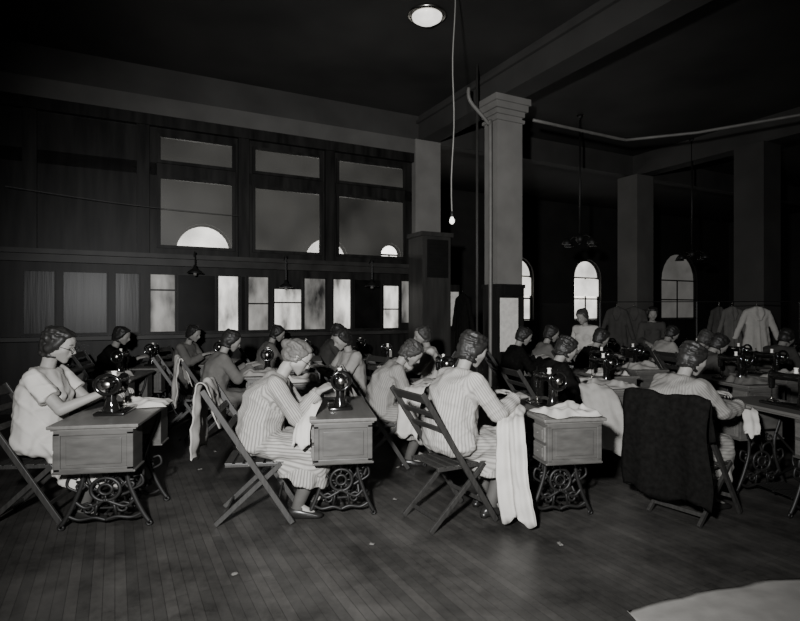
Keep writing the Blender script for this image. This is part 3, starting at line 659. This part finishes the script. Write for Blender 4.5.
ribbon('sewing_cloth', 'pale sewing hanging from the lap of the woman in dark clothes', [(1.8, 5.2, .8), (1.84, 5.1, .72), (1.88, 5.0, .5), (1.92, 4.96, .22)], (.28, -.1, 0), 'pale', .02, 1.7, 16, .003, seed=6, flare=.3, crum=.03)
ribbon('sewing_cloth', 'small pale cloth in the lap of the grey-haired woman', [(-.62, 3.94, .84), (-.67, 3.82, .72), (-.68, 3.75, .58)], (.11, -.04, 0), 'white', .012, 1.2, 12, .003, seed=7, flare=.2)
ribbon('sewing_cloth', 'white cloth held down in the hand of the woman at right', [(2.6, 4.1, .76), (2.57, 4.02, .69), (2.54, 3.97, .6)], (.09, -.05, 0), 'white', .01, 1.2, 12, .003, seed=8)
ribbon('sewing_cloth', 'white cloth trailing from the work of the woman bending low', [(.2, 5.2, .8), (.13, 5.1, .77), (.08, 5.02, .6), (.06, 5.0, .36)], (.2, -.06, 0), 'white', .015, 1.4, 14, .003, seed=9, crum=.03)
for lb, x, y, r, sx, sy, h_, m in [
 ('white cloth folded on near end of the table before the dark-haired woman', 1.19, 3.95, .3, .38, .32, .06, 'white'),
 ('white cloth lying on the far end of the wide oak table', -2.0, 4.3, .2, .36, .3, .05, 'white'),
 ('flat pale cloth on the table in front of the woman in dark clothes', 2.05, 5.35, .3, .38, .34, .06, 'pale'),
 ('white cloth piled behind the grey-haired woman on the table of the woman looking down', -1.05, 5.75, .3, .34, .28, .07, 'white'),
 ('pale cloth on the table of the woman in grey', -1.62, 6.3, .1, .34, .3, .07, 'pale'),
 ('white cloth pile on the table behind the woman in dark clothes', 2.4, 6.35, .1, .38, .3, .08, 'white'),
 ('pale cloth pile on a table in the second row, right of the dark-clothed woman', 3.05, 7.0, .1, .36, .3, .08, 'pale'),
 ('pale cloth pile on the table above the head of the woman at right', 4.2, 6.0, .1, .36, .3, .08, 'pale'),
 ('white cloth on the table of the woman facing left', -.12, 6.9, .1, .34, .3, .07, 'white'),
 ('pale cloth on the table directly behind the wide oak table', -3.15, 6.05, .1, .34, .26, .06, 'pale'),
 ('pale cloth on the table in front of the middle of the coat rail', 4.65, 8.4, .1, .36, .3, .1, 'pale'),
 ('pale cloth on the second machine table from the right edge', 3.55, 5.6, .1, .34, .26, .07, 'mid')]:
    heap('cloth_pile', lb, (x, y, .761), r, sx, sy, h_, m, x*1.3+y)
for i, (px, py, l) in enumerate([(258, 470, 'left of the grey-haired woman'), (398, 468, 'under the low-bending woman'), (215, 452, 'by the empty chair'), (655, 500, 'behind the coat hem'), (235, 575, 'near the bottom left'), (180, 440, 'behind the wide oak table'), (372, 545, 'right of the plain-ended table'), (200, 470, 'right of the wide oak table'), (560, 545, 'in front of the table with folded cloth'), (395, 500, 'beside the large slatted chair')]):
    d = 825/(py-310.5); p = G(px, d); heap('cloth_scrap', 'tiny white cloth scrap on the floor '+l, (p.x, p.y, .001), i, .03+.008*(i % 3), .022, .008, 'mid', 10+i, 'scrap', n=8)
ribbon('cloth', 'added pale sheet standing in for a bright wedge in the bottom right corner', [(2.6, 2.78, .012), (2.1, 2.71, .014), (1.6, 2.58, .012), (1.2, 2.42, .012)], (.2, -.6, 0), 'pale', .003, 2, 24, .004, seed=3, crum=.006)  # added shape for an unexplained bright wedge, not a known piece of cloth
def make_coat(label, loc, rz, m, name='hanging_coat', grp=None, sc=1., sd=3., hang=True):
    s = Sh(); rn = random.Random(int(sd*100)); w = rn.uniform(.11, .15); hemz = rn.uniform(.55, .8)
    s.hull(sph((0, w, 1.49), (.05, .04, .035)), sph((0, -w, 1.49), (.05, .04, .035)), sph((0, 0, 1.55), .035), ringp((0, 0, 1.2), (0, 0, 1), w+.03, 22, .075))
    s.hull(ringp((0, 0, 1.2), (0, 0, 1), w+.03, 22, .075), ringp((0, 0, hemz), (rn.uniform(-.2, .2), rn.uniform(-.25, .25), 1), w+.09, 22, .1))
    for e in (1, -1): s.hull(sph((0, e*(w+.02), 1.47), .048), ringp((.02, e*(w+.17+rn.uniform(-.03, .04)), rn.uniform(.92, 1.02)), (0, -e*.25, 1), .045))
    for e in (1, -1): s.hull(sph((.04, e*.03, 1.56), (.012, .03, .012), S=S16), sph((.075, e*.06, 1.44), (.01, .025, .02), S=S16), sph((.08, e*.015, 1.33), .012, S=S16))
    me = clothify(remesh(s, .012, 2), [((0, 0, 1.5), (0, 0, .6), .12, 20, .012)], .003, sd)
    o = obj(name, me, m, None, True); o.location = loc; o.rotation_euler = (0, 0, rz); o.scale = (sc, sc, 1)
    if hang:
        s = Sh(); s.tube(smooth_path([(0, 0, 1.56), (0, 0, 1.61), (.015, 0, 1.64), (0, 0, 1.66), (-.015, 0, 1.645)], 4), .003, 6); obj('hanger_hook', s, 'metal', o)
    return tag(o, label, 'coat', grp)
rd = (G(785, 9.7)-G(600, 10.3)); ra = math.atan2(rd.y, rd.x)
a, b = G(600, 10.3)+V((0, 0, 1.66)), G(800, 9.65)+V((0, 0, 1.66))
rk = thing('coat_rack', 'long rail of hanging coats across the back of the room', 'coat rack'); s = Sh(); s.tube([a, b], .008); obj('rail', s, 'iron', rk)
for k in (0, .5, 1):
    s = Sh(); p = a.lerp(b, k); s.tube([p, V((p.x, p.y, 0))], .016); s.box((p.x, p.y, .015), (.3, .3, .03), .005); obj('post', s, 'iron', rk)
cz = [(618, 'dim', .9, 'leftmost dim coat on the rail behind the standing woman'), (636, 'dim', .95, 'dim coat beside the leftmost dim one on the rail'), (722, 'dim', .8, 'narrow dim coat third from the right on the rail'), (735, 'mid', .9, 'grey coat second from the right on the rail'), (759, 'white', 1.15, 'palest, rightmost coat on the rail')]
for i, (px, m, sc, l) in enumerate(cz):
    p = a.lerp(b, (px-600)/200)
    make_coat(l, (p.x, p.y, 0), ra-PI/2+.4*math.sin(px*1.3), m, grp='coats hanging on the back rail', sc=sc, sd=i*1.7)
p = RP(cu-.66, v1+.2, 0)
make_coat('dark coat hung on the left side of the column', (p.x, p.y, .2), .6, 'darkc', sc=.8)
# ---------------------------------------------------------------- column fittings
h = .19
s = Sh(); rb(s, cu-.22, cu+.14, v1-h-.012, v1-h-.004, .85, 1.7)
tag(obj('notice', s, 'paper'), 'white paper notice pinned to the dark lower front of the column', 'notice')
s = Sh(); rb(s, cu-.2, cu+.17, v1-h-.08, v1-h-.016, 1.74, 1.9); rb(s, cu-.18, cu+.15, v1-h-.09, v1-h-.08, 1.76, 1.88)
tag(obj('switch_box', s, 'iron'), 'small dark electrical box on the column just above the paper notice', 'switch box')
s = Sh(); q = [RP(cu-.75, v1-.1, 4.95), RP(cu-.72, v1-.1, 4.75), RP(cu-.4, v1-.12, 4.45), RP(cu-.35, v1-.12, 4.2), RP(cu-.35, v1-.12, 1.0), RP(cu-.35, v1-.12, 0)]
s.tube(smooth_path(q, 5), .03); tag(obj('pipe', s, 'pipe', None, True), 'bent vertical pipe running down the left side of the column', 'pipe')
s = Sh(); s.tube([RP(cu-.52, v1, CE), RP(cu-.52, v1, 0)], .02); tag(obj('pipe', s, 'pipe_d', None, True), 'thin straight pipe left of the bent pipe beside the column', 'pipe')
s = Sh(); pp = [E(533, 120, 8.95), E(618, 138.5, 9.9), E(626, 140, 9.98), E(698, 132.5, 9.58), E(706, 131, 9.5), E(840, 108, 8.4)]
pl_ = [pp[0]]
for k in range(5): pl_ += [pp[k].lerp(pp[k+1], j/4) for j in (1, 2, 3, 4)]
s.tube(pl_, .026)
tag(obj('ceiling_pipe', s, 'pipe', None, True), 'pale rigid pipe running under the ceiling right of the column', 'pipe')
ct = tp(416, -.5)
R = thing('tall_cabinet', 'tall dark wooden cabinet with square vent between partition and column', 'cabinet')
s = Sh(); rb(s, ct, ct+.62, -.75, -.2, 0, 2.9); rb(s, ct-.04, ct+.66, -.79, -.2, 2.9, 2.98); obj('body', s, 'cabinet', R)
s = Sh(); rb(s, ct+.1, ct+.56, -.765, -.75, 2.12, 2.84)
for k in range(10): rb(s, ct+.12, ct+.54, -.78, -.765, 2.16+k*.065, 2.195+k*.065)
obj('vent', s, 'iron', R)
s = Sh(); rb(s, ct+.62, ct+.86, -.7, -.66, 0, 2.0); obj('side_board', s, 'panel', R)
s = Sh(); rb(s, ct+.64, ct+.83, -.712, -.703, 1.2, 1.86); tag(obj('notice', s, 'paper'), 'pale sheet of paper on the board right of the tall cabinet', 'notice')
b_ = E(452, 214, 6.3); R = thing('bare_bulb', 'bare bulb hanging on a long pale cord left of the column', 'lamp'); tpv = V((b_.x+.03, b_.y, CE))
s = Sh(); s.tube([tpv.lerp(b_, k/14)+V((.012*math.sin(k*.9), 0, 0)) for k in range(15)], .007, 6); obj('cord', s, 'blouse', R)
s = Sh(); s.lathe([(.01, .03), (.017, .02), (.018, -.03), (.014, -.035)], b_, 14); obj('socket', s, 'iron', R, True)
s = Sh(); s.lathe([(.012, -.03), (.02, -.05), (.03, -.075), (.026, -.1), (.01, -.115)], b_, 16); obj('bulb', s, 'bulb', R, True)
c_ = E(427, 14, 7.2); c_.z = CE
R = thing('ceiling_lamp', 'bright glass ceiling lamp at the top of the picture', 'lamp')
s = Sh(); s.lathe([(.2, 0), (.25, -.02), (.26, -.04), (.24, -.05)], c_, 28); obj('fitting', s, 'metal', R, True)
s = Sh(); s.lathe([(.2, -.04), (.19, -.08), (.13, -.12), (.06, -.14), (.01, -.145)], c_, 28); obj('lamp_glass', s, 'shade', R, True)
for px, z, l in ((195, 2.15, 'leftmost small lamp hanging from the partition ledge'), (286, 1.95, 'middle small lamp hanging from the partition ledge'), (372, 2.0, 'rightmost small lamp hanging from the partition ledge')):
    t = tp(px, -.35); p = RP(t, -.35, z); R = thing('pendant_lamp', l, 'lamp')
    s = Sh(); s.tube(smooth_path([RP(t, -.2, 2.36), RP(t, -.3, 2.44), RP(t, -.35, 2.4), p]), .009, 6); obj('bracket', s, 'iron', R)
    s = Sh(); s.lathe([(.02, .08), (.03, .03), (.1, -.02), (.13, -.05), (.125, -.055)], p, 20); obj('lamp_shade', s, 'iron', R, True)
    s = Sh(); s.lathe([(.02, -.02), (.032, -.06), (.02, -.09), (.005, -.095)], p, 14); obj('bulb', s, 'pipe', R, True)
def chand(px, py, d, l):
    p = E(px, py, d); R = thing('chandelier', l, 'lamp'); s = Sh(); s.tube([(p.x, p.y, CE), (p.x, p.y, p.z)], .02); s.lathe([(.07, 0), (.03, -.08)], (p.x, p.y, CE), 16)
    s.lathe([(.03, .12), (.07, .05), (.08, 0), (.03, -.08)], p, 18); obj('stem', s, 'iron', R, True)
    for k in range(4):
        a = k*PI/2+.4; e = p+V((math.cos(a)*.33, math.sin(a)*.33, 0)); s = Sh(); s.tube(smooth_path([p, p.lerp(e, .5)+V((0, 0, .08)), e]), .012); ar = obj('arm', s, 'iron', R, True)
        s = Sh(); s.lathe([(.03, .02), (.07, -.04), (.1, -.1), (.095, -.105)], e, 16); obj('lamp_shade', s, 'iron', ar, True)
chand(580, 240, 11., 'dark four-armed chandelier hanging over the back right room')
chand(692, 255, 12.5, 'dim chandelier hanging farthest right near the blind-covered window')
s = Sh(); A, B2 = E(5, 186, 7.6), E(240, 216, 9.3); s.tube([A.lerp(B2, k/16)-V((0, 0, .04*math.sin(PI*k/16))) for k in range(17)], .004, 6); tag(obj('wire', s, 'pipe_d'), 'thin wire strung across the upper left of the partition', 'wire')
# ---------------------------------------------------------------- camera and light
cd = bpy.data.cameras.new('camera'); cam = bpy.data.objects.new('camera', cd); C.objects.link(cam)
cd.sensor_width = 36; cd.lens = F/800*36; cam.location = (0, 0, 1.5); cam.rotation_euler = (PI/2, 0, 0); bpy.context.scene.camera = cam
cd.clip_start = .05
def spot(loc, tgt, e, ang, blend, r):
    ld = bpy.data.lights.new('flash', 'SPOT'); ld.energy = e; ld.spot_size = math.radians(ang); ld.spot_blend = blend; ld.shadow_soft_size = r
    o = bpy.data.objects.new('flash', ld); C.objects.link(o); o.location = loc; o.rotation_euler = (V(tgt)-V(loc)).to_track_quat('-Z', 'Y').to_euler()
spot((-.6, -.3, 2.1), (0.1, 6, 1.35), 2500, 94, .9, .1)
def area(loc, tgt, e, sz):
    ld = bpy.data.lights.new('room', 'AREA'); ld.energy = e; ld.size = sz
    o = bpy.data.objects.new('room', ld); C.objects.link(o); o.location = loc; o.rotation_euler = (V(tgt)-V(loc)).to_track_quat('-Z', 'Y').to_euler()
area(RP(9, 5.1, 2.4), RP(9, 0, .8), 20, 2.0)
w = bpy.data.worlds.new('world'); bpy.context.scene.world = w; w.use_nodes = True; w.node_tree.nodes['Background'].inputs[0].default_value = (.9, .95, 1, 1); w.node_tree.nodes['Background'].inputs[1].default_value = .01
